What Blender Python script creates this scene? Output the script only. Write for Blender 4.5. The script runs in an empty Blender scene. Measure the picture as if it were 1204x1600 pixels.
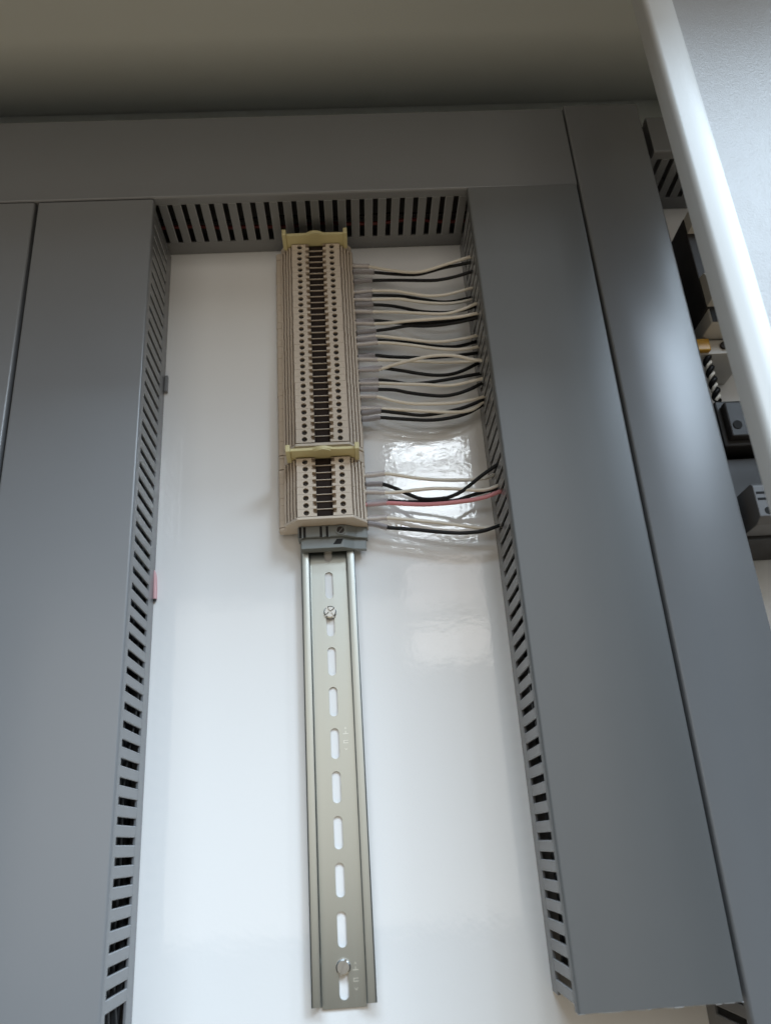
import bpy, bmesh, math, random
from mathutils import Vector, Matrix

# ---------------------------------------------------------------- camera, light, exposure
# Panel coordinates used throughout: x to the right, y up the panel, z out of the panel
# towards the viewer, in millimetres.  W() turns them into Blender metres (Z up).
def W(x, y, z):
    return Vector((x * .001, -z * .001, y * .001))

S = bpy.context.scene
cam_d = bpy.data.cameras.new('camera')
cam = bpy.data.objects.new('camera', cam_d)
S.collection.objects.link(cam)
S.camera = cam
ROT = Matrix(((0.997765, 0.049206, -0.045206), (-0.02265, -0.387417, -0.921626), (-0.062863, 0.92059, -0.385437)))
cam.matrix_world = Matrix.Translation((0.015628, -0.497006, 0.071098)) @ ROT.to_4x4()
cam_d.sensor_fit = 'VERTICAL'
cam_d.sensor_height = 36
cam_d.lens = 27.83
cam_d.clip_start = .02
cam_d.clip_end = 50
cam_d.dof.use_dof = True
cam_d.dof.focus_distance = .505
cam_d.dof.aperture_fstop = 9.0

S.view_settings.view_transform = 'Standard'
S.view_settings.look = 'None'
S.view_settings.gamma = 1
S.view_settings.exposure = .67

world = bpy.data.worlds.new('World')
S.world = world
world.use_nodes = True
bg = world.node_tree.nodes['Background']
bg.inputs['Color'].default_value = (1.0, .90, .78, 1)
bg.inputs['Strength'].default_value = .014

def area(name, loc, target, sx, sy, power, col, spread=180):
    l = bpy.data.lights.new(name, 'AREA')
    l.shape = 'RECTANGLE'
    l.size, l.size_y = sx, sy
    l.energy = power
    l.color = col
    l.spread = math.radians(spread)
    o = bpy.data.objects.new(name, l)
    S.collection.objects.link(o)
    o.location = W(*loc)
    o.rotation_euler = (W(*target) - W(*loc)).to_track_quat('-Z', 'Y').to_euler()
    return o

area('window_right', (2700, 2900, 2700), (0, 200, 0), 2.2, 1.6, 110, (.68, .84, 1.0))
area('window_far_right', (1800, 2050, 3000), (200, 300, 60), .7, .9, 12, (.72, .85, 1.0))
area('skylight_overhead', (0, 3200, 2250), (0, 100, 0), 3.0, 1.8, 104, (.66, .83, 1.0))
area('window_upper_pane', (530, 2000, 4000), (75, 290, 0), .46, .42, 7.5, (.84, .93, 1.0))
area('window_top_light', (530, 2350, 4000), (75, 320, 0), .46, .085, 2.2, (.84, .93, 1.0))
area('window_middle_pane', (560, 1480, 4000), (70, 240, 0), .46, .26, .6, (1.0, .92, .89))
area('window_lower_pane', (560, 1120, 4000), (70, 200, 0), .46, .22, .55, (1.0, .93, .87))
area('workshop_floor_bounce', (0, -1300, 800), (0, 600, 150), 2.6, 1.0, 5.2, (1.0, .85, .62))
area('front_fill', (-200, 560, 4300), (0, 300, 0), 4.0, 1.85, 22, (1.0, .93, .83))  # added frontal fill lamp, out of frame; lifts the upper panel

# ---------------------------------------------------------------- materials
def mat(name, col, rough=.5, metal=0., bump=None, vary=None, spec=.5, alpha=1., coat=0., stretch=None, aniso=0.):
    m = bpy.data.materials.new(name)
    m.use_nodes = True
    nt = m.node_tree
    b = nt.nodes['Principled BSDF']
    b.inputs['Base Color'].default_value = (*col, 1)
    b.inputs['Roughness'].default_value = rough
    b.inputs['Metallic'].default_value = metal
    b.inputs['Specular IOR Level'].default_value = spec
    b.inputs['Alpha'].default_value = alpha
    b.inputs['Coat Weight'].default_value = coat
    b.inputs['Anisotropic'].default_value = aniso
    tc = nt.nodes.new('ShaderNodeTexCoord')
    src = tc.outputs['Object']
    if stretch:
        mp = nt.nodes.new('ShaderNodeMapping')
        mp.inputs['Scale'].default_value = stretch
        nt.links.new(src, mp.inputs['Vector'])
        src = mp.outputs['Vector']
    if vary:                                    # (scale, amount, roughness amount): slight wear of tone and gloss
        n = nt.nodes.new('ShaderNodeTexNoise')
        n.inputs['Scale'].default_value = vary[0]
        n.inputs['Detail'].default_value = 5
        nt.links.new(src, n.inputs['Vector'])
        mx = nt.nodes.new('ShaderNodeMix')
        mx.data_type = 'RGBA'
        mx.inputs[6].default_value = (*[c * (1 - vary[1]) for c in col], 1)
        mx.inputs[7].default_value = (*[min(1, c * (1 + vary[1])) for c in col], 1)
        nt.links.new(n.outputs['Fac'], mx.inputs[0])
        nt.links.new(mx.outputs[2], b.inputs['Base Color'])
        mr = nt.nodes.new('ShaderNodeMapRange')
        mr.inputs[3].default_value = max(0, rough - vary[2])
        mr.inputs[4].default_value = rough + vary[2]
        nt.links.new(n.outputs['Fac'], mr.inputs[0])
        nt.links.new(mr.outputs[0], b.inputs['Roughness'])
    if bump:                                    # list of (scale, strength, distance)
        prev = None
        for sc, st, di in bump:
            n = nt.nodes.new('ShaderNodeTexNoise')
            n.inputs['Scale'].default_value = sc
            n.inputs['Detail'].default_value = 2
            nt.links.new(src, n.inputs['Vector'])
            bp = nt.nodes.new('ShaderNodeBump')
            bp.inputs['Strength'].default_value = st
            bp.inputs['Distance'].default_value = di
            nt.links.new(n.outputs['Fac'], bp.inputs['Height'])
            if prev:
                nt.links.new(prev.outputs['Normal'], bp.inputs['Normal'])
            prev = bp
        nt.links.new(prev.outputs['Normal'], b.inputs['Normal'])
    return m

M = dict(
    plate=mat('white_gloss_enamel', (.86, .86, .855), .055, bump=[(380, .28, .00010), (90, .22, .0003)], vary=(9, .015, .012)),
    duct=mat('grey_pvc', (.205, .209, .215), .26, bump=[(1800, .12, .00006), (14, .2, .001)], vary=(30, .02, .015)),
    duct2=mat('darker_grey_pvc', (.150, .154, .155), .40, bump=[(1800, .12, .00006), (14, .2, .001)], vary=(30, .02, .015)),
    punched=mat('punched_pvc_edge', (.36, .37, .38), .5),
    cut=mat('pale_cut_pvc', (.40, .40, .40), .7, vary=(300, .25, .1)),
    ceil=mat('cabinet_enamel_beige', (.76, .79, .78), .45, bump=[(900, .3, .0001)]),
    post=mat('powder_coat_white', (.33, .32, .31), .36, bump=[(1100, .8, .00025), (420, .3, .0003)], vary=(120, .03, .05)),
    lit_edge=mat('lit_edge_enamel', (.60, .595, .575), .3, bump=[(900, .2, .0001)]),  # paler than the post face, so the edge highlight sits in the colour
    zinc=mat('zinc_plated_steel', (.41, .44, .425), .31, 1., bump=[(300, .08, .0001)], vary=(8, .05, .06), stretch=(14, 14, .6)),
    steel=mat('bright_steel', (.46, .47, .46), .32, 1., vary=(200, .08, .06)),
    stamp=mat('stamped_zinc', (.66, .68, .64), .45, 1.),
    beige=mat('beige_polyamide', (.585, .495, .40), .50, bump=[(900, .1, .00008)], vary=(60, .05, .06)),
    beige2=mat('beige_polyamide_plate', (.61, .525, .43), .48, bump=[(900, .1, .00008)], vary=(60, .05, .06)),
    yellow=mat('yellow_polyamide', (.63, .555, .30), .5, vary=(70, .06, .06)),
    clamp=mat('grey_polyamide', (.20, .215, .21), .48, vary=(90, .05, .06)),
    screw=mat('dark_screw', (.022, .017, .015), .5, .3),
    bar=mat('dark_recess_fill', (.022, .014, .011), .75, spec=.15),  # near-black filler colour standing in for shade in the terminal recess
    white=mat('white_wire_pvc', (.80, .745, .65), .42, vary=(150, .04, .05)),
    black=mat('black_wire_pvc', (.008, .008, .009), .45, spec=.25),
    red=mat('red_wire_pvc', (.68, .27, .29), .45),
    darkred=mat('dark_red_wire_pvc', (.20, .03, .03), .45),
    pink=mat('pink_wire_pvc', (.74, .44, .46), .5),
    sleeve=mat('clear_marker_sleeve', (.58, .54, .56), .2, alpha=.42),
    darkdev=mat('dark_grey_device', (.028, .025, .024), .5, vary=(80, .1, .08)),
    dev=mat('light_device_plastic', (.58, .55, .50), .45, vary=(80, .05, .08)),
    greydev=mat('grey_device_plastic', (.15, .145, .145), .45, vary=(80, .06, .08)),
    hole=mat('recess_shade', (.01, .01, .01), .8),  # black for pieces laid on surfaces, painting shade of grooves, slots, wells
    amber=mat('amber_plastic', (.62, .33, .04), .35),
)

# ---------------------------------------------------------------- mesh helpers
class MB:
    """Collects shapes in panel millimetres and links them as ONE mesh object."""
    def __init__(s):
        s.v, s.f = [], []

    def add(s, vs, fs):
        o = len(s.v)
        s.v += [tuple(p) for p in vs]
        s.f += [tuple(i + o for i in f) for f in fs]

    def box(s, x0, x1, y0, y1, z0, z1):
        s.add([(x0, y0, z0), (x1, y0, z0), (x1, y1, z0), (x0, y1, z0), (x0, y0, z1), (x1, y0, z1), (x1, y1, z1), (x0, y1, z1)],
              [(0, 3, 2, 1), (4, 5, 6, 7), (0, 1, 5, 4), (1, 2, 6, 5), (2, 3, 7, 6), (3, 0, 4, 7)])

    def prism_y(s, prof, y0, y1, skip=(), caps=True):
        n = len(prof)
        vs = [(x, y0, z) for x, z in prof] + [(x, y1, z) for x, z in prof]
        fs = [(i, (i + 1) % n, n + (i + 1) % n, n + i) for i in range(n) if i not in skip]
        if caps:
            fs += [tuple(range(n)), tuple(range(2 * n - 1, n - 1, -1))]
        s.add(vs, fs)

    def prism_x(s, prof, x0, x1):
        n = len(prof)
        vs = [(x0, y, z) for y, z in prof] + [(x1, y, z) for y, z in prof]
        fs = [(i, (i + 1) % n, n + (i + 1) % n, n + i) for i in range(n)]
        s.add(vs, fs + [tuple(range(n)), tuple(range(2 * n - 1, n - 1, -1))])

    def prism_z(s, prof, z0, z1):
        n = len(prof)
        vs = [(x, y, z0) for x, y in prof] + [(x, y, z1) for x, y in prof]
        fs = [(i, (i + 1) % n, n + (i + 1) % n, n + i) for i in range(n)]
        s.add(vs, fs + [tuple(range(n)), tuple(range(2 * n - 1, n - 1, -1))])

    def holed(s, x0, x1, y0, y1, loop, z, depth, cap=False):
        """rectangle at height z with a hole (loop of x, y) sunk by depth"""
        cx = sum(p[0] for p in loop) / len(loop)
        cy = sum(p[1] for p in loop) / len(loop)
        n = len(loop)
        out = []
        for px, py in loop:
            dx, dy = px - cx, py - cy
            t = min(((x1 if dx > 0 else x0) - cx) / dx if abs(dx) > 1e-9 else 1e9,
                    ((y1 if dy > 0 else y0) - cy) / dy if abs(dy) > 1e-9 else 1e9)
            out.append([cx + dx * t, cy + dy * t])
        for qx, qy in ((x0, y0), (x1, y0), (x1, y1), (x0, y1)):
            i = min(range(n), key=lambda k: (out[k][0] - qx) ** 2 + (out[k][1] - qy) ** 2)
            out[i] = [qx, qy]
        vs = [(a, b, z) for a, b in out] + [(a, b, z) for a, b in loop] + [(a, b, z - depth) for a, b in loop]
        fs = []
        for i in range(n):
            j = (i + 1) % n
            fs += [(i, j, n + j, n + i), (n + i, n + j, 2 * n + j, 2 * n + i)]
        if cap:
            fs.append(tuple(range(2 * n, 3 * n)))
        s.add(vs, fs)

    def tube(s, pts, r, n=10, cap=True):
        P = [Vector(p) for p in pts]
        rings = []
        up = Vector((0.13, .21, 1)).normalized()
        for i, p in enumerate(P):
            t = (P[min(i + 1, len(P) - 1)] - P[max(i - 1, 0)]).normalized()
            a = t.cross(up).normalized()
            b = a.cross(t)
            rr = r[i] if isinstance(r, (list, tuple)) else r
            rings.append([p + (a * math.cos(2 * math.pi * k / n) + b * math.sin(2 * math.pi * k / n)) * rr for k in range(n)])
        fs = []
        for i in range(len(P) - 1):
            for k in range(n):
                fs.append((i * n + k, i * n + (k + 1) % n, (i + 1) * n + (k + 1) % n, (i + 1) * n + k))
        if cap:
            fs += [tuple(range(n)), tuple(range(len(P) * n - 1, (len(P) - 1) * n - 1, -1))]
        s.add([q for ring in rings for q in ring], fs)

    def mesh(s, name, m, bevel=0., seg=2, smooth=None, merge=True, edge=None):
        me = bpy.data.meshes.new(name)
        me.from_pydata([W(*p) for p in s.v], [], s.f)
        bm = bmesh.new()
        bm.from_mesh(me)
        if merge:
            bmesh.ops.remove_doubles(bm, verts=bm.verts, dist=1e-6)
        bmesh.ops.recalc_face_normals(bm, faces=bm.faces)
        if bevel:
            ed = [e for e in bm.edges if len(e.link_faces) == 2 and e.calc_face_angle(0) > .5]
            rb = bmesh.ops.bevel(bm, geom=ed, offset=bevel * .001, segments=seg, affect='EDGES', profile=.5, clamp_overlap=True)
            if edge:
                for f in rb['faces']:
                    f.material_index = 1
        if smooth is not None:
            for f in bm.faces:
                f.smooth = True
            for e in bm.edges:
                if len(e.link_faces) == 2 and e.calc_face_angle(0) > smooth:
                    e.smooth = False
        bm.to_mesh(me)
        bm.free()
        me.materials.append(M[m])
        if edge:
            me.materials.append(M[edge])
        return me

    def build(s, name, m, parent=None, at=(0, 0, 0), **k):
        return put(name, s.mesh(name, m, **k), parent, at)

def put(name, me, parent=None, at=(0, 0, 0)):
    o = bpy.data.objects.new(name, me)
    S.collection.objects.link(o)
    o.parent = parent
    o.location = W(*at)
    return o

def tag(o, label, cat, group=None):
    o['label'] = label
    o['category'] = cat
    if group:
        o['group'] = group
    return o

def thing(name, label, cat, at=(0, 0, 0), group=None):
    o = put(name, None, None, at)
    o.empty_display_size = .01
    return tag(o, label, cat, group)

def copy_thing(o, at):
    c = o.copy()
    S.collection.objects.link(c)
    c.location = W(*at)
    for ch in o.children:
        k = ch.copy()
        S.collection.objects.link(k)
        k.parent = c
    return c

def circle(cx, cy, r, n=16, a0=0.):
    return [(cx + r * math.cos(a0 + 2 * math.pi * k / n), cy + r * math.sin(a0 + 2 * math.pi * k / n)) for k in range(n)]

def spline(P, sub=8):
    """Catmull-Rom through the points"""
    P = [Vector(p) for p in P]
    Q = [P[0] * 2 - P[1]] + P + [P[-1] * 2 - P[-2]]
    out = []
    for i in range(1, len(Q) - 2):
        a, b, c, d = Q[i - 1], Q[i], Q[i + 1], Q[i + 2]
        for k in range(sub):
            t = k / sub
            out.append(.5 * ((2 * b) + (c - a) * t + (2 * a - 5 * b + 4 * c - d) * t * t + (3 * b - a - 3 * c + d) * t ** 3))
    out.append(P[-1])
    return out

random.seed(7)
ORD = ['first', 'second', 'third', 'fourth', 'fifth', 'sixth', 'seventh', 'eighth', 'ninth', 'tenth', 'eleventh', 'twelfth',
       'thirteenth', 'fourteenth', 'fifteenth', 'sixteenth']

# ---------------------------------------------------------------- the setting: back panel, cabinet ceiling, post
m = MB()
m.box(-460, 399, -160, 604, -3, 0)
pl = m.build('back_panel', 'plate')
pl['kind'] = 'structure'

m = MB()
m.box(-460, 399, -160, 689, -28, -25)
cb = m.build('cabinet_back', 'ceil')
cb['kind'] = 'structure'

m = MB()
m.prism_x([(690, -28), (712, -28), (712, 360), (590, 360), (590, 357.5), (690, 357.5)], -460, 460)
ce = m.build('cabinet_ceiling', 'ceil', bevel=.8)
ce['kind'] = 'structure'

m = MB()
m.box(400, 403, -160, 689, -28, 235)  # unseen side wall, added to keep window light off the switchgear gap
cs = m.build('cabinet_side', 'ceil')
cs['kind'] = 'structure'

# folded sheet post of the cabinet front, standing nearer the viewer than the ducts
m = MB()
post = thing('cabinet_post', 'white cabinet post with a smooth edge coloured bright as its highlight at the upper right', 'cabinet post', (190, -200, 197))
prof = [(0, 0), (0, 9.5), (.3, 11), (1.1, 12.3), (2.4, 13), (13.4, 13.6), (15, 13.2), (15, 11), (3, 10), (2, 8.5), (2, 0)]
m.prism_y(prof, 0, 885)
m.build('edge_strip', 'lit_edge', post, smooth=.6)  # fold highlight painted as a paler strip
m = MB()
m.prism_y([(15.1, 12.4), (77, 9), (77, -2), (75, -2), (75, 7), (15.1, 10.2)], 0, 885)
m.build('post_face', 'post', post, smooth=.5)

# ---------------------------------------------------------------- wire ducts
H = 60.7
Z0, Z1 = 13, 52            # slot ends
T = 1.6                    # wall
SLOT = 3.9

def cover_prof(a, b):
    """cross-section of a clip-on cover spanning a..b: (along, z)"""
    r, t, zb = 1.6, 1.3, 54.2
    p = [(a, zb)]
    for k in range(5):
        an = math.pi - k * math.pi / 8
        p.append((a + r + r * math.cos(an), H - r + r * math.sin(an)))
    for k in range(5):
        an = math.pi / 2 - k * math.pi / 8
        p.append((b - r + r * math.cos(an), H - r + r * math.sin(an)))
    p += [(b, zb), (b - t, zb), (b - t, H - t), (a + t, H - t), (a + t, zb)]
    return p

def slotted(parent, axis, pos, inward, a0, a1, phase, pitch, skip=()):
    """side wall with punched slots: lower and upper band, and every bar between two slots"""
    d = T * inward
    lo, hi = min(pos, pos + d), max(pos, pos + d)
    m = MB()
    for z0, z1 in ((0.3, Z0), (Z1, 59)):
        if axis == 'y':
            m.box(lo, hi, a0, a1, z0, z1)
        else:
            m.box(a0, a1, lo, hi, z0, z1)
    w = m.build('side_wall', 'duct', parent, bevel=.25, seg=1)
    h = (pitch - SLOT) / 2
    b = MB()
    if axis == 'y':
        b.box(-T / 2, T / 2, -h, h, Z0 - .2, Z1 + .2)
    else:
        b.box(-h, h, -T / 2, T / 2, Z0 - .2, Z1 + .2)
    me = b.mesh('bar', 'duct', bevel=.42, seg=1, edge='punched')
    mid = (lo + hi) / 2
    k0 = math.ceil((a0 - phase + h) / pitch)
    k = k0
    while phase + k * pitch + h < a1:
        if k not in skip:
            c = phase + k * pitch
            put('bar', me, w, (mid, c, 0) if axis == 'y' else (c, mid, 0))
        k += 1
    # solid run at both ends of the wall
    for e0, e1 in ((a0, phase + k0 * pitch - pitch / 2 - SLOT / 2), (phase + (k - 1) * pitch + pitch / 2 + SLOT / 2, a1)):
        if e1 - e0 > .6:
            q = MB()
            if axis == 'y':
                q.box(lo + .02, hi - .02, e0, e1, Z0 - .2, Z1 + .2)
            else:
                q.box(e0, e1, lo + .02, hi - .02, Z0 - .2, Z1 + .2)
            q.build('end_web', 'duct', w)
    return w

def duct(label, axis, p0, p1, a0, a1, sl0=None, sl1=None, group='grey slotted wiring ducts', ca=None, lift=0., cm='duct'):
    """p0..p1 across, a0..a1 along; sl0/sl1 = (phase, pitch, skip) for slotted walls, else a plain wall"""
    t = thing('wire_duct', label, 'wire duct', (0, 0, 0), group)
    m = MB()
    if axis == 'y':
        m.box(p0 + T + .05, p1 - T - .05, a0, a1, .3, 1.7)
    else:
        m.box(a0, a1, p0 + T + .05, p1 - T - .05, .3, 1.7)
    m.build('base', 'duct', t)
    for pos, inw, sl in ((p0, 1, sl0), (p1, -1, sl1)):
        if sl:
            slotted(t, axis, pos, inw, a0, a1, *sl)
        else:
            m = MB()
            lo, hi = min(pos, pos + T * inw), max(pos, pos + T * inw)
            if axis == 'y':
                m.box(lo, hi, a0, a1, .3, 59)
            else:
                m.box(a0, a1, lo, hi, .3, 59)
            m.build('side_wall', 'duct', t)
    m = MB()
    c0, c1 = ca or (a0, a1)
    pr = cover_prof(p0 - 1.0, p1 + 1.0)
    if axis == 'y':
        m.prism_y(pr, c0, c1)
    else:
        m.prism_x(pr, c0, c1)
    m.build('cover', cm, t, smooth=.6, at=(0, 0, lift))
    return t

XL, XR, YT = -113., 112.8, 504.3
duct('grey wire duct standing left of the beige terminal row', 'y', -192, XL - .2, -160, YT - 1.6, None, (16.5, 9.91, (-2, -3)), ca=(-160, YT - 1.4))
duct('grey wire duct cut off by the left edge of the picture', 'y', -274, -196.2, -160, YT - 1.6, ca=(-160, YT - 1.2))
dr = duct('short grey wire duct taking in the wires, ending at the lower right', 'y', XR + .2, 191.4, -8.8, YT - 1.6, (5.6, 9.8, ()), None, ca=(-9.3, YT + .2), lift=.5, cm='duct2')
duct('long narrow grey wire duct next to the row of switchgear on the right', 'y', 195.4, 250.9, -160, 584, (4, 9.8, ()), None)
duct('grey wire duct lying across the top of the panel', 'x', YT + 1.2, 581, -440, 192.6, (6.1 + 5 - 10, 9.93, ()), None)
# the slots of the short duct's cover end are rough from sawing
m = MB()
x = XR - .8
while x < 192.3:
    w = random.uniform(1.5, 6)
    h = random.choice((.2, .25, .35, .5))
    if random.random() < .85:
        m.box(x, min(x + w, 192.2), -9.3 - h, -9.35, H - random.uniform(.9, 1.2), H + random.uniform(.1, .5))
    x += w + random.uniform(.0, 1.0)
m.build('sawn_edge', 'cut', dr)

# moulded tab under the left duct, end of a pink wire poking out lower down
m = MB()
m.box(-113, -110.6, 380, 393.4, 0.3, 3.2)
tag(m.build('duct_clip', 'duct', bevel=.5), 'small grey clip at the foot of the left duct', 'clip')
m = MB()
m.tube(spline([(-122, 252, 3), (-114, 244, 2), (-112.5, 234, 1.5), (-112.2, 225.5, 1.5)]), 1.35)
pw = tag(m.build('wire_end', 'pink', smooth=1.), 'stub of pink wire sticking out under the left duct', 'wire')
m = MB()
m.tube([(-112.2, 225.5, 1.5), (-112.2, 224.0, 1.5)], .9)
m.build('cut_conductor', 'screw', pw)

# bundled wires lying inside the top duct, glimpsed through its slots
for i, (mt, yy, zz, lab) in enumerate((('darkred', 517, 16, 'red wire seen through the slots of the top duct'),
                                       ('black', 516, 24, 'black wire inside the top duct, above the red one'))):
    m = MB()
    m.tube(spline([(x, yy + random.uniform(-1.2, 1.2), zz + random.uniform(-2, 2)) for x in range(-190, 190, 24)], 4), 1.4, 8)
    tag(m.build('duct_wire', mt, smooth=1.), lab, 'wire')

def bundle(x0, dx, y0, y1, label):
    t = thing('slot_darkening_bundle', label, 'cable bundle', (0, 0, 0), 'black wire bundles in the ducts')  # added black wires so the slots look dark inside
    for k in range(9):
        m = MB()
        z = 9 + k * 5.2
        x = x0 + dx * random.uniform(6, 11)
        m.tube(spline([(x + dx * random.uniform(-2.5, 3), y, z + random.uniform(-3, 3)) for y in range(y0, y1, 45)], 3), 2.9, 7)
        m.build('wire', 'black', t, smooth=1.)
bundle(XL, -1, -155, 480, 'bundle of black wires added inside the left duct to darken its slots')
bundle(XR, 1, 5, 480, 'bundle of black wires added inside the right duct to darken its slots')

# ---------------------------------------------------------------- mounting rail
rail = thing('mounting_rail', 'zinc plated slotted hat rail screwed to the white panel', 'rail', (0, -9, 0))
RB = -9.
def rail_half(s):
    p = [(12.9, .3), (12.9, 6.5), (17.2, 6.5), (17.5, 6.8), (17.45, 7.15), (17.1, 7.45), (16.6, 7.6), (13.2, 7.5), (12.5, 7.35), (12.1, 7.0), (11.9, 6.5), (11.9, 1.3), (11.9, .3)]
    return [(x * s, z) for x, z in p]
m = MB()
for s in (-1, 1):
    m.prism_y(rail_half(s), 2.0 if s < 0 else 2.4, 504)
y0 = -5.375
def obround(cy):
    r, n = 2.6, 8
    l = [(r * math.cos(-math.pi / 2 + math.pi * k / n - math.pi / 2 + math.pi / 2), 0) for k in range(0)]
    top = [(r * math.cos(math.pi * k / n), cy + 6.4 + r * math.sin(math.pi * k / n)) for k in range(n + 1)]
    bot = [(r * math.cos(math.pi + math.pi * k / n), cy - 6.4 + r * math.sin(math.pi + math.pi * k / n)) for k in range(n + 1)]
    return top + bot
k = 0
yprev = 0.
while True:
    c = y0 + 9 + 25 * k - RB
    ynext = min(c + 12.5, 504)
    if c + 12 > 504:
        break
    m.holed(-11.9, 11.9, yprev, ynext, obround(c), 1.3, 1.0)
    yprev = ynext
    k += 1
m.box(-11.9, 11.9, 0, 0.05, .3, 1.3)
m.build('rail_profile', 'zinc', rail, smooth=.5)

def screw_head(y, ang, cross):
    t = put('screw', None, rail, (0, y - RB, 1.3))
    t.empty_display_size = .004
    m = MB()
    m.prism_z(circle(0, 0, 4.2, 24), 0, .5)
    m.prism_z(circle(0, 0, 4.05, 24), .5, 1.5)
    g = .6
    n = 10
    parts = 4 if cross else 2
    for q in range(parts):
        a0 = ang + q * 2 * math.pi / parts
        a1 = a0 + 2 * math.pi / parts
        da = .17
        def ringp(r):
            l = []
            for k in range(n + 1):
                a = a0 + da + (a1 - a0 - 2 * da) * k / n
                l.append((r * math.cos(a), r * math.sin(a)))
            mid = (a0 + a1) / 2
            off = g / math.sin((a1 - a0) / 2)
            l.append((off * math.cos(mid), off * math.sin(mid)))
            return l
        A, B = ringp(4.0), ringp(3.3)
        nn = len(A)
        m.add([(x, y, 1.5) for x, y in A] + [(x, y, 2.5) for x, y in A] + [(x, y, 3.0) for x, y in B],
              [(i, (i + 1) % nn, nn + (i + 1) % nn, nn + i) for i in range(nn)] +
              [(nn + i, nn + (i + 1) % nn, 2 * nn + (i + 1) % nn, 2 * nn + i) for i in range(nn)] + [tuple(range(2 * nn, 3 * nn))])
    m.build('screw_head', 'steel', t)
    return t
screw_head(209.9, .6, True)
screw_head(10.5, 1.15, False)

def stamp(y):
    m = MB()
    z0, z1 = 1.3, 1.42
    x0, x1 = 5.0, 8.2
    m.box(x0, x1, y - .25, y + .25, z0, z1)
    m.box((x0 + x1) / 2 - .22, (x0 + x1) / 2 + .22, y + .25, y + 1.6, z0, z1)
    m.prism_z([(5.9, y + 2.7), (6.6, y + 4.0), (7.3, y + 2.7), (7.0, y + 2.7), (6.6, y + 3.4), (6.2, y + 2.7)], z0, z1)
    m.box(x0 + .2, x1 - .2, y - 4.2, y - 3.8, z0, z1)
    m.box(x0 + .2, x1 - .2, y - 5.6, y - 5.2, z0, z1)
    m.box(x0 + .2, x0 + .6, y - 5.2, y - 4.2, z0, z1)
    m.prism_z([(5.6, y - 8.5), (6.6, y - 9.8), (7.6, y - 8.5), (7.2, y - 8.5), (6.6, y - 9.2), (6.0, y - 8.5)], z0, z1)
    m.build('stamped_mark', 'stamp', rail, at=(0, -RB, 0))
stamp(134.0)
stamp(8.6)

# ---------------------------------------------------------------- terminal blocks
PITCH = 5.21
ZT = 28.7
def ribs():
    p = []
    sl = (28.1 - 17.8) / 8.8
    for i in range(4):
        x = -26.6 + 2.2 * i
        z = 17.8 + 2.2 * i * sl
        p += [(x, z), (x + 1.25, z + 1.25 * sl * .55), (x + 1.25, z - 2.4), (x + 2.15, z - 2.4)]
    return p
LEFT = [(-31, 4.2), (-31, 10.6), (-30, 12), (-26.6, 12.6)] + ribs() + [(-17.8, 28.1), (-17.5, ZT)]
RIGHT = [(27.6 if x == -31 else 26.9 if x == -30 else -x, z) for x, z in LEFT][::-1]
UNDER = [(18.3, 4.2), (18.3, 7.7), (-18.3, 7.7), (-18.3, 4.2)]

def terminal_proto():
    t = thing('terminal_block', '', 'terminal block')
    L = PITCH / 2 - .06
    prof = LEFT + [(-7.6, ZT), (-5.2, ZT), (-5.2, 15), (5.2, 15), (5.2, ZT), (7.6, ZT)] + RIGHT + UNDER
    i = len(LEFT) - 1
    m = MB()
    m.prism_y(prof, -L, L, skip=(i, i + 1, i + 5, i + 6))
    for s in (-1, 1):
        c = circle(11.9 * s, -.1, 1.85, 16)
        a, b = sorted((17.5 * s, 7.6 * s))
        m.holed(a, b, -L, L, c, ZT, 2.7, cap=True)
        xa, xb = 7.6 * s, 5.2 * s
        ym = -.7
        m.add([(xa, -L, ZT), (xb, -L, ZT), (xb, ym, ZT), (xa, ym, ZT)], [(0, 1, 2, 3)])
        za, zb = 27.2, 24.6
        m.add([(xa, ym, za), (xb, ym, zb), (xb, L, zb), (xa, L, za)], [(0, 1, 2, 3)])
        m.add([(xa, ym, ZT), (xb, ym, ZT), (xb, ym, zb), (xa, ym, za)], [(0, 1, 2, 3)])
        m.add([(xa, ym, ZT), (xa, L, ZT), (xa, L, za), (xa, ym, za)], [(0, 1, 2, 3)])
    m.box(-5.15, 5.15, -L, -L + .42, 15, 27.1)
    m.build('housing', 'beige', t)
    me = None
    for s in (-1, 1):
        q = MB()
        for h in (0, 1):
            q.prism_z([(1.75 * math.cos(.5 + h * math.pi + .2 + (math.pi - .4) * k / 8), 1.75 * math.sin(.5 + h * math.pi + .2 + (math.pi - .4) * k / 8)) for k in range(9)], 0, .9)
        me = me or q.mesh('screw', 'screw')
        put('screw', me, t, (11.9 * s, -.1, ZT - 2.65))  # near-black heads set high paint the shade down the holes
    q = MB()
    q.box(-5.1, 5.1, -L + .45, L - .05, 15.05, 26.2)
    q.box(-3.6, 3.6, -1.5, 1.7, 26.2, 26.5)
    q.build('recess_fill', 'bar', t)  # block fills the shaft and paints its depth dark
    return t

proto = terminal_proto()
rows = [(483.7, 32, 'long upper terminal row'), (305.5, 8, 'short lower terminal row')]
first = True
for y, n, where in rows:
    for k in range(n):
        at = (random.uniform(-.14, .14), y - k * PITCH, random.uniform(0, .16))
        if first:
            o = proto
            o.location = W(*at)
            first = False
        else:
            o = copy_thing(proto, at)
        j = n - 1 - k
        if k == 0:
            pos = 'topmost'
        elif j == 0:
            pos = 'lowest'
        elif k < n / 2:
            pos = ORD[k] + ' from the top'
        else:
            pos = ORD[j] + ' from the bottom'
        tag(o, 'beige terminal block, %s in the %s' % (pos, where), 'terminal block', 'beige terminal blocks on the rail')

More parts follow.
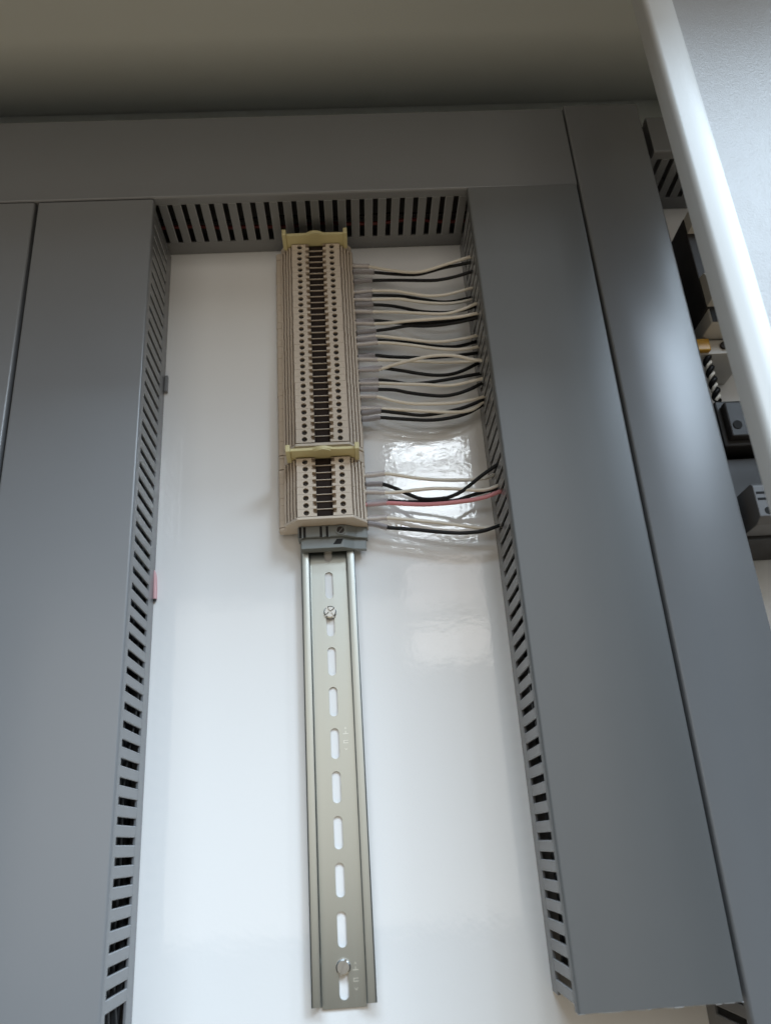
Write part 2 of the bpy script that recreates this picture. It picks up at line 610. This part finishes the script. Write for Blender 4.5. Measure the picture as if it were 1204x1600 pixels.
SMOOTH = [(-31, 4.2), (-31, 10.6), (-30, 12), (-26.9, 12.6), (-26.9, 18), (-17.8, 29.0), (17.8, 29.0), (26.9, 18), (26.9, 12.6), (27.6, 10.6), (27.6, 4.2)] + UNDER
def end_plate(ya, yb, label):
    m = MB()
    m.prism_y(SMOOTH, ya, yb)
    tag(m.build('end_plate', 'beige2', bevel=.35), label, 'end plate', 'beige end plates of the terminal rows')
end_plate(264.3, 266.2, 'smooth beige end plate closing the bottom of the lower terminal row')
end_plate(317.0, 319.0, 'beige end plate closing the bottom of the upper terminal row')

def marker(y, label, dy):
    """beige bracket with a tall yellow label holder: ears at both ends and an arched tab"""
    t = thing('label_holder', label, 'label holder', (0, y, 0), 'yellow label holders')
    m = MB()
    body = [(-31, 4.2), (-31, 10.6), (-30, 12), (-26.6, 12.6), (-26.6, 16.5), (-21, 24), (21, 24), (26.6, 16.5), (26.6, 12.6), (27.6, 10.6), (27.6, 4.2)] + UNDER
    m.prism_y(body, .3, dy)
    m.build('bracket', 'beige', t, bevel=.3)
    p = [(-21.2, 24.2)]
    p += [(-21.2, 37.5), (-6.5, 37.8)] + [(-6.5 + 13 * k / 8, 37.8 + 2.4 * math.sin(math.pi * k / 8)) for k in range(1, 8)] + [(6.5, 37.8), (21.2, 37.5), (21.2, 24.2)]
    m = MB()
    m.prism_y(p, .6, 2.6)
    m.build('label_strip', 'yellow', t, bevel=.3)
    for s in (-1, 1):
        m = MB()
        a, b = sorted((20.9 * s, 23.9 * s))
        m.box(a, b, -.9, 4.2, 23.5, 40.2)
        m.build('ear', 'yellow', t, bevel=.5)
    m = MB()
    arch = [(-5.5 + 11 * k / 10, 37.2 + 2.5 * math.sin(math.pi * k / 10)) for k in range(11)]
    m.prism_y([(x, z + .5) for x, z in arch] + [(x * .86, z - .45) for x, z in arch[::-1]], -.2, .62)
    m.build('arched_tab', 'yellow', t)
    return t
marker(486.5, 'yellow label holder at the top end of the upper terminal row', 6.0)
marker(308.5, 'yellow label holder between the upper and lower terminal rows', 8.3)

# grey end clamp under the lower row
cl = thing('end_clamp', 'grey plastic end clamp holding the terminals on the rail', 'end clamp', (0, 254, 0))
m = MB()
m.prism_y([(-18.6, 5), (-18.6, 15.5), (-17.4, 17.6), (13, 17.6), (19.5, 13.2), (26.8, 11.2), (26.8, 4.4), (18.2, 4.4), (18.2, 7.7), (-17.7, 7.7), (-17.7, 5)], 2.6, 10.1)
m.build('clamp_body', 'clamp', cl, bevel=.35)
m = MB()
m.prism_y([(-16.6, 7.7), (-16.6, 15.2), (10.5, 15.2), (17.6, 11.0), (25.6, 9.2), (25.6, 5.4), (18.3, 5.4), (18.3, 7.7)], -4.6, 2.55)
m.build('clamp_lip', 'clamp', cl, bevel=.35)
for x in (-17.6, -14.9, -4.3, -.3):
    m = MB()
    m.box(x, x + 1.6, 2.4, 9.6, 17.2, 17.75)
    m.build('groove_shade', 'hole', cl)  # black strip on the clamp face painting a groove's shade
for x in (-16.0, -2.7, 1.3):
    m = MB()
    m.box(x, x + .95, 2.0, 10.0, 16, 18.2)
    m.build('rib', 'clamp', cl, bevel=.15)
m = MB()
ro, ri = circle(9.2, 6.4, 3.3, 20), circle(9.2, 6.4, 2.5, 20)
m.add([(x, y, 17.4) for x, y in ro] + [(x, y, 18.5) for x, y in ro] + [(x, y, 18.5) for x, y in ri] + [(x, y, 17.4) for x, y in ri],
      [(a * 20 + i, a * 20 + (i + 1) % 20, (a + 1) * 20 + (i + 1) % 20, (a + 1) * 20 + i) for a in range(3) for i in range(20)])
m.build('screw_collar', 'clamp', cl, smooth=.6)
m = MB()
for h in (0, 1):
    m.prism_z([(9.2 + 2.4 * math.cos(.9 + h * math.pi + .14 + (math.pi - .28) * k / 8), 6.4 + 2.4 * math.sin(.9 + h * math.pi + .14 + (math.pi - .28) * k / 8)) for k in range(9)], 17.45, 17.9)
m.build('screw', 'screw', cl)
m = MB()
m.prism_z([(4, -2.2), (9, -2.2), (10.8, 1.4), (6.6, 1.4)], 15.0, 15.35)
m.build('catch', 'hole', cl)

# ---------------------------------------------------------------- wires from the terminals into the right duct
WIRES = [
    ('w', [(39.8,475.8,14.0),(52.9,468.7,18.3),(65.8,462.2,23.0),(74.7,459.3,26.0),(82.7,459.1,28.3),(92.9,460.7,30.7),(103.2,462.6,32.7),(112.8,464.2,34.6)]),
    ('b', [(43.1,470.2,14.0),(55.9,466.2,16.5),(67.0,462.6,19.3),(75.1,460.7,21.5),(83.2,460.8,23.7),(93.4,461.7,26.5),(103.4,461.4,29.3),(112.8,461.2,32.0)]),
    ('b', [(41.1,462.7,14.0),(57.5,459.6,17.3),(82.5,452.7,24.0),(92.4,451.1,26.8),(102.4,451.1,29.6),(112.8,452.2,32.6)]),
    ('w', [(40.4,453.1,14.0),(56.8,449.0,18.2),(66.7,444.8,20.7),(77.5,440.4,22.8),(86.4,438.8,23.9),(96.6,439.3,24.7),(112.8,443.5,25.2)]),
    ('b', [(40.3,448.9,14.0),(56.8,447.0,15.3),(66.9,444.6,16.0),(77.9,441.3,16.8),(90.0,438.1,17.4),(100.3,438.0,17.8),(112.8,440.2,18.2)]),
    ('w', [(40.6,445.1,14.0),(59.4,441.4,18.4),(69.2,437.7,20.3),(81.1,434.2,21.9),(93.1,432.4,22.6),(103.4,433.1,22.6),(112.8,435.3,22.4)]),
    ('b', [(41.4,440.4,14.0),(53.0,437.6,15.8),(62.9,433.4,17.9),(72.6,428.8,20.0),(82.4,425.5,22.2),(94.1,423.0,24.8),(104.9,422.9,27.1),(112.8,423.9,28.9)]),
    ('w', [(41.0,434.1,14.0),(55.5,429.7,18.6),(70.1,424.5,23.5),(84.5,420.0,27.5),(94.2,418.8,29.5),(104.2,420.7,31.2),(112.8,423.6,32.5)]),
    ('b', [(40.6,426.2,14.0),(48.1,424.3,15.1),(60.0,420.5,17.5),(75.7,417.2,21.0),(94.3,415.5,25.1),(112.8,415.1,29.4)]),
    ('w', [(40.4,423.4,14.0),(51.9,420.9,17.6),(64.7,418.9,22.0),(79.3,416.4,26.4),(98.6,414.2,30.7),(112.8,415.0,33.1)]),
    ('b', [(41.6,417.3,14.0),(51.7,417.1,15.7),(64.7,417.0,18.7),(75.4,414.3,21.4),(89.0,412.3,24.9),(103.6,411.9,28.7),(112.8,412.6,31.1)]),
    ('w', [(40.8,412.5,14.0),(52.2,409.2,16.5),(63.8,405.2,19.0),(78.4,401.1,20.9),(90.3,400.4,21.5),(103.5,402.3,21.2),(112.8,404.8,20.7)]),
    ('b', [(42.1,409.1,14.0),(52.1,407.3,14.5),(69.0,404.1,15.1),(83.8,400.9,15.2),(95.9,399.8,15.0),(104.1,401.0,14.8),(112.5,403.6,14.5)]),
    ('w', [(42.0,406.7,14.0),(53.8,403.7,16.6),(68.3,399.0,19.5),(82.8,394.8,21.1),(95.6,393.2,21.3),(104.6,393.6,21.0),(112.8,395.2,20.5)]),
    ('b', [(39.8,395.8,14.0),(51.2,393.7,14.5),(63.1,392.4,15.0),(78.0,391.3,15.2),(91.0,391.7,15.1),(101.2,392.6,14.9),(112.5,394.0,14.5)]),
    ('w', [(41.1,392.2,14.0),(57.7,388.2,17.5),(81.9,383.8,20.6),(96.7,383.1,20.5),(106.7,383.6,19.9),(112.8,384.8,19.5)]),
    ('w', [(42.1,384.0,14.0),(52.4,384.2,18.7),(64.9,384.0,24.1),(76.5,384.1,27.7),(86.0,383.5,29.4),(95.6,382.1,29.8),(105.1,379.3,29.4),(112.8,378.2,28.8)]),
    ('b', [(43.7,384.8,14.0),(57.3,381.7,14.7),(69.0,378.5,15.1),(80.7,376.4,15.2),(91.6,376.5,15.1),(101.9,379.6,14.8),(112.5,385.2,14.5)]),
    ('b', [(41.1,375.0,14.0),(50.8,373.1,14.5),(61.4,370.1,15.1),(72.2,370.0,15.6),(86.1,371.4,15.8),(101.2,373.8,15.8),(112.8,375.7,15.7)]),
    ('w', [(41.0,372.5,14.0),(56.3,368.7,17.7),(70.5,365.7,20.8),(84.7,362.9,22.6),(94.4,363.0,23.1),(104.3,365.0,23.2),(112.8,366.9,23.2)]),
    ('b', [(40.2,367.3,14.0),(51.3,365.8,14.9),(60.8,362.7,15.7),(73.2,359.5,16.7),(84.7,357.7,17.4),(94.5,358.6,17.9),(104.6,361.8,18.3),(112.8,365.8,18.6)]),
    ('w', [(39.3,361.4,14.0),(50.6,356.2,16.2),(62.8,352.1,18.3),(76.2,350.5,19.5),(91.7,350.6,19.3),(103.6,352.8,18.4),(112.8,355.5,17.5)]),
    ('w', [(41.6,351.5,14.0),(59.7,347.7,17.1),(73.9,345.4,18.4),(88.3,344.1,18.1),(98.1,344.6,17.2),(106.3,347.4,16.1),(112.8,352.6,15.2)]),
    ('b', [(41.0,349.6,14.0),(54.9,346.8,14.8),(69.1,344.0,15.6),(83.7,345.2,16.0),(98.6,348.3,16.2),(112.8,353.8,16.1)]),
    ('b', [(40.2,344.5,14.0),(54.6,342.3,14.7),(73.7,340.1,15.2),(88.3,341.1,15.2),(101.3,344.5,14.9),(112.7,350.8,14.5)]),
    ('w', [(41.0,301.2,14.0),(51.0,298.3,16.0),(60.1,295.4,17.6),(73.7,292.5,19.1),(87.5,291.4,19.3),(98.7,291.5,18.6),(107.3,292.5,17.7),(112.8,294.7,17.1)]),
    ('b', [(38.7,293.4,14.0),(45.8,289.9,15.2),(54.6,284.0,17.2),(63.3,279.0,19.4),(72.1,277.3,21.7),(81.0,277.2,24.1),(90.2,280.4,26.4),(99.7,286.8,28.8),(107.2,291.5,30.8),(112.8,294.5,32.3)]),
    ('w', [(40.1,287.2,14.0),(50.1,285.9,16.7),(61.9,285.3,20.2),(72.6,284.4,23.0),(85.9,282.2,25.6),(99.1,279.8,27.3),(106.3,279.9,27.9),(112.8,281.8,28.4)]),
    ('b', [(41.6,281.0,14.0),(54.3,278.9,15.7),(72.3,276.8,18.7),(85.8,276.1,20.9),(97.7,278.7,22.8),(112.8,281.3,25.1)]),
    ('r', [(40.6,279.6,14.0),(58.5,275.6,18.7),(71.7,273.5,22.4),(89.4,272.8,26.4),(102.8,273.8,28.7),(112.8,276.5,30.3)]),
    ('w', [(39.9,268.9,14.0),(62.2,264.1,17.5),(75.6,261.6,18.2),(89.0,259.2,17.6),(101.8,257.5,16.0),(111.4,258.9,14.5)]),
    ('b', [(40.4,262.0,14.0),(57.4,259.2,15.0),(70.8,256.7,15.8),(84.2,254.8,16.2),(93.3,254.6,16.3),(102.4,255.3,16.4),(112.8,258.4,16.4)]),
]

totals = {c: sum(1 for w in WIRES if w[0] == c) for c in 'wbr'}
names = {'w': 'white', 'b': 'black', 'r': 'red'}
up = {c: [i for i, w in enumerate(WIRES) if w[0] == c and w[1][0][1] > 320] for c in 'wbr'}
lw = {c: [i for i, w in enumerate(WIRES) if w[0] == c and w[1][0][1] <= 320] for c in 'wbr'}
for i, (c, P) in enumerate(WIRES):
    r = {'w': 1.18, 'b': 1.25, 'r': 1.4}[c]
    p0 = P[0]
    yt = min((y - k * PITCH for y, n, _ in rows for k in range(n)), key=lambda v: abs(v - p0[1] - .8))
    ys = p0[1] + (yt - p0[1]) * .6
    pts = [(24.5, ys, 13.5), (33, ys * .6 + p0[1] * .4, 13.6)] + list(P)
    e, q = Vector(P[-1]), Vector(P[-2])
    dv = (e - q).normalized()
    pts += [tuple(e + dv * 5), tuple(e + dv * 9 + Vector((3, 5, -1)))]
    L = (up if p0[1] > 320 else lw)[c]
    k = L.index(i)
    j = len(L) - 1 - k
    grp = 'upper' if p0[1] > 320 else 'lower'
    if len(L) == 1:
        lab = 'single red wire running from the lower terminals into the right duct'
    else:
        pos = 'topmost' if k == 0 else 'lowest' if j == 0 else ('%s from the top' % ORD[k] if k < len(L) / 2 else '%s from the bottom' % ORD[j])
        lab = '%s wire, %s of the %s wires from the %s terminal row' % (names[c], pos, names[c], grp)
    t = thing('wire', lab, 'wire', (0, 0, 0), 'wires between terminals and right duct')
    m = MB()
    m.tube(spline(pts, 8), r, 10)
    m.build('insulation', names[c], t, smooth=1.)
    m = MB()
    sp = spline(pts[:4], 6)
    x1 = P[0][0] + random.uniform(-.6, .6)
    sp = [v for v in sp if 26.8 <= v.x <= x1]
    sp.append(sp[-1] + (sp[-1] - sp[-2]).normalized() * (x1 - sp[-1].x))
    m.tube(sp, 2.0, 12, cap=False)
    m.build('marker_sleeve', 'sleeve', t, smooth=1.)

# ---------------------------------------------------------------- switchgear in the gap between the right duct and the post
duct('short grey wire duct lying across, right of the long narrow duct', 'x', 535.5, 569, 256, 380, (258, 9.9, ()), None)

t = thing('relay_module', 'light relay module with its shaded side coloured dark in the gap below the short duct', 'relay', (264, 378, 0))
m = MB(); m.box(0, 46, 14, 92, 0.3, 60); m.build('body', 'darkdev', t, bevel=.8)  # near-black body paints the shadow on the module's left side
m = MB(); m.prism_x([(78, 60.1), (91.6, 60.1), (91.6, 68), (88, 70.5), (80, 70.5), (78, 68)], .4, 45); m.build('upper_front', 'dev', t, bevel=.5)
m = MB(); m.prism_x([(15, 60.1), (40, 60.1), (38, 67), (33, 70.5), (17, 70.5), (15, 68)], .4, 45); m.build('lower_front', 'dev', t, bevel=.5)
m = MB(); m.box(1, 44, 2, 13.9, 0.3, 60); m.build('foot_terminal', 'dev', t, bevel=.8)
m = MB(); m.holed(1.5, 14, 2.5, 13.4, circle(7.6, 8, 3.2), 60.6, .5, cap=True); m.build('well_shade', 'hole', t)
m = MB(); m.prism_z(circle(7.8, 7.6, 2.2, 14), 60.15, 61.2); m.build('screw', 'steel', t, bevel=.4)

t = thing('amber_terminal', 'amber topped terminal under the relay module, partly behind the post', 'terminal', (258, 367, 0))
m = MB(); m.box(0, 38, 0, 11.5, .3, 42); m.build('body', 'dev', t, bevel=.6)
m = MB(); m.box(.6, 10, 1.0, 10.5, 42.1, 46); m.build('amber_cap', 'amber', t, bevel=.8)
m = MB(); m.prism_z(circle(21, 6, 2.8, 14), 42.1, 44); m.build('screw', 'screw', t, bevel=.3)

for ph, mt, lab in ((0, 'black', 'black wire of the twisted pair in the right hand gap'), (math.pi, 'white', 'white wire of the twisted pair in the right hand gap')):
    m = MB()
    m.tube([(267.5 + 1.6 * math.cos(ph + k * .42), 368 - k * .60, 38 + 1.6 * math.sin(ph + k * .42)) for k in range(60)], 1.9 if mt == 'black' else 1.15, 8)
    tag(m.build('twisted_wire', mt, smooth=1.), lab, 'wire', 'twisted pair')

t = thing('contactor', 'dark brown contactor block below the twisted wires at right', 'contactor', (256, 290, 0))
m = MB(); m.box(0, 60, 0, 33, .3, 54); m.build('body', 'darkdev', t, bevel=1.)
m = MB(); m.box(3, 57, 4, 29, 54.1, 60); m.build('front_step', 'darkdev', t, bevel=1.)
for x in (8, 20, 32):
    m = MB(); m.prism_z(circle(x, 12, 3, 12), 60.05, 60.5); m.build('well_shade', 'hole', t)

t = thing('circuit_breaker', 'grey fronted circuit breaker with dark sides at the right edge', 'circuit breaker', (257, 230, 0))
m = MB(); m.box(0, 70, 0, 56, .3, 44); m.build('body', 'darkdev', t, bevel=1.)
m = MB(); m.prism_x([(2, 44.1), (27, 44.1), (27, 68), (25, 70), (5, 70), (2, 64)], 0.2, 69); m.build('front', 'greydev', t, bevel=.6)
for y in (15.5, 19.5):
    m = MB(); m.box(1.5, 30, y, y + 1.5, 69.6, 70.15); m.build('slot', 'hole', t)
m = MB(); m.prism_z(circle(6.2, 8.6, 2.3, 16), 69.6, 70.2); m.build('well_shade', 'hole', t)
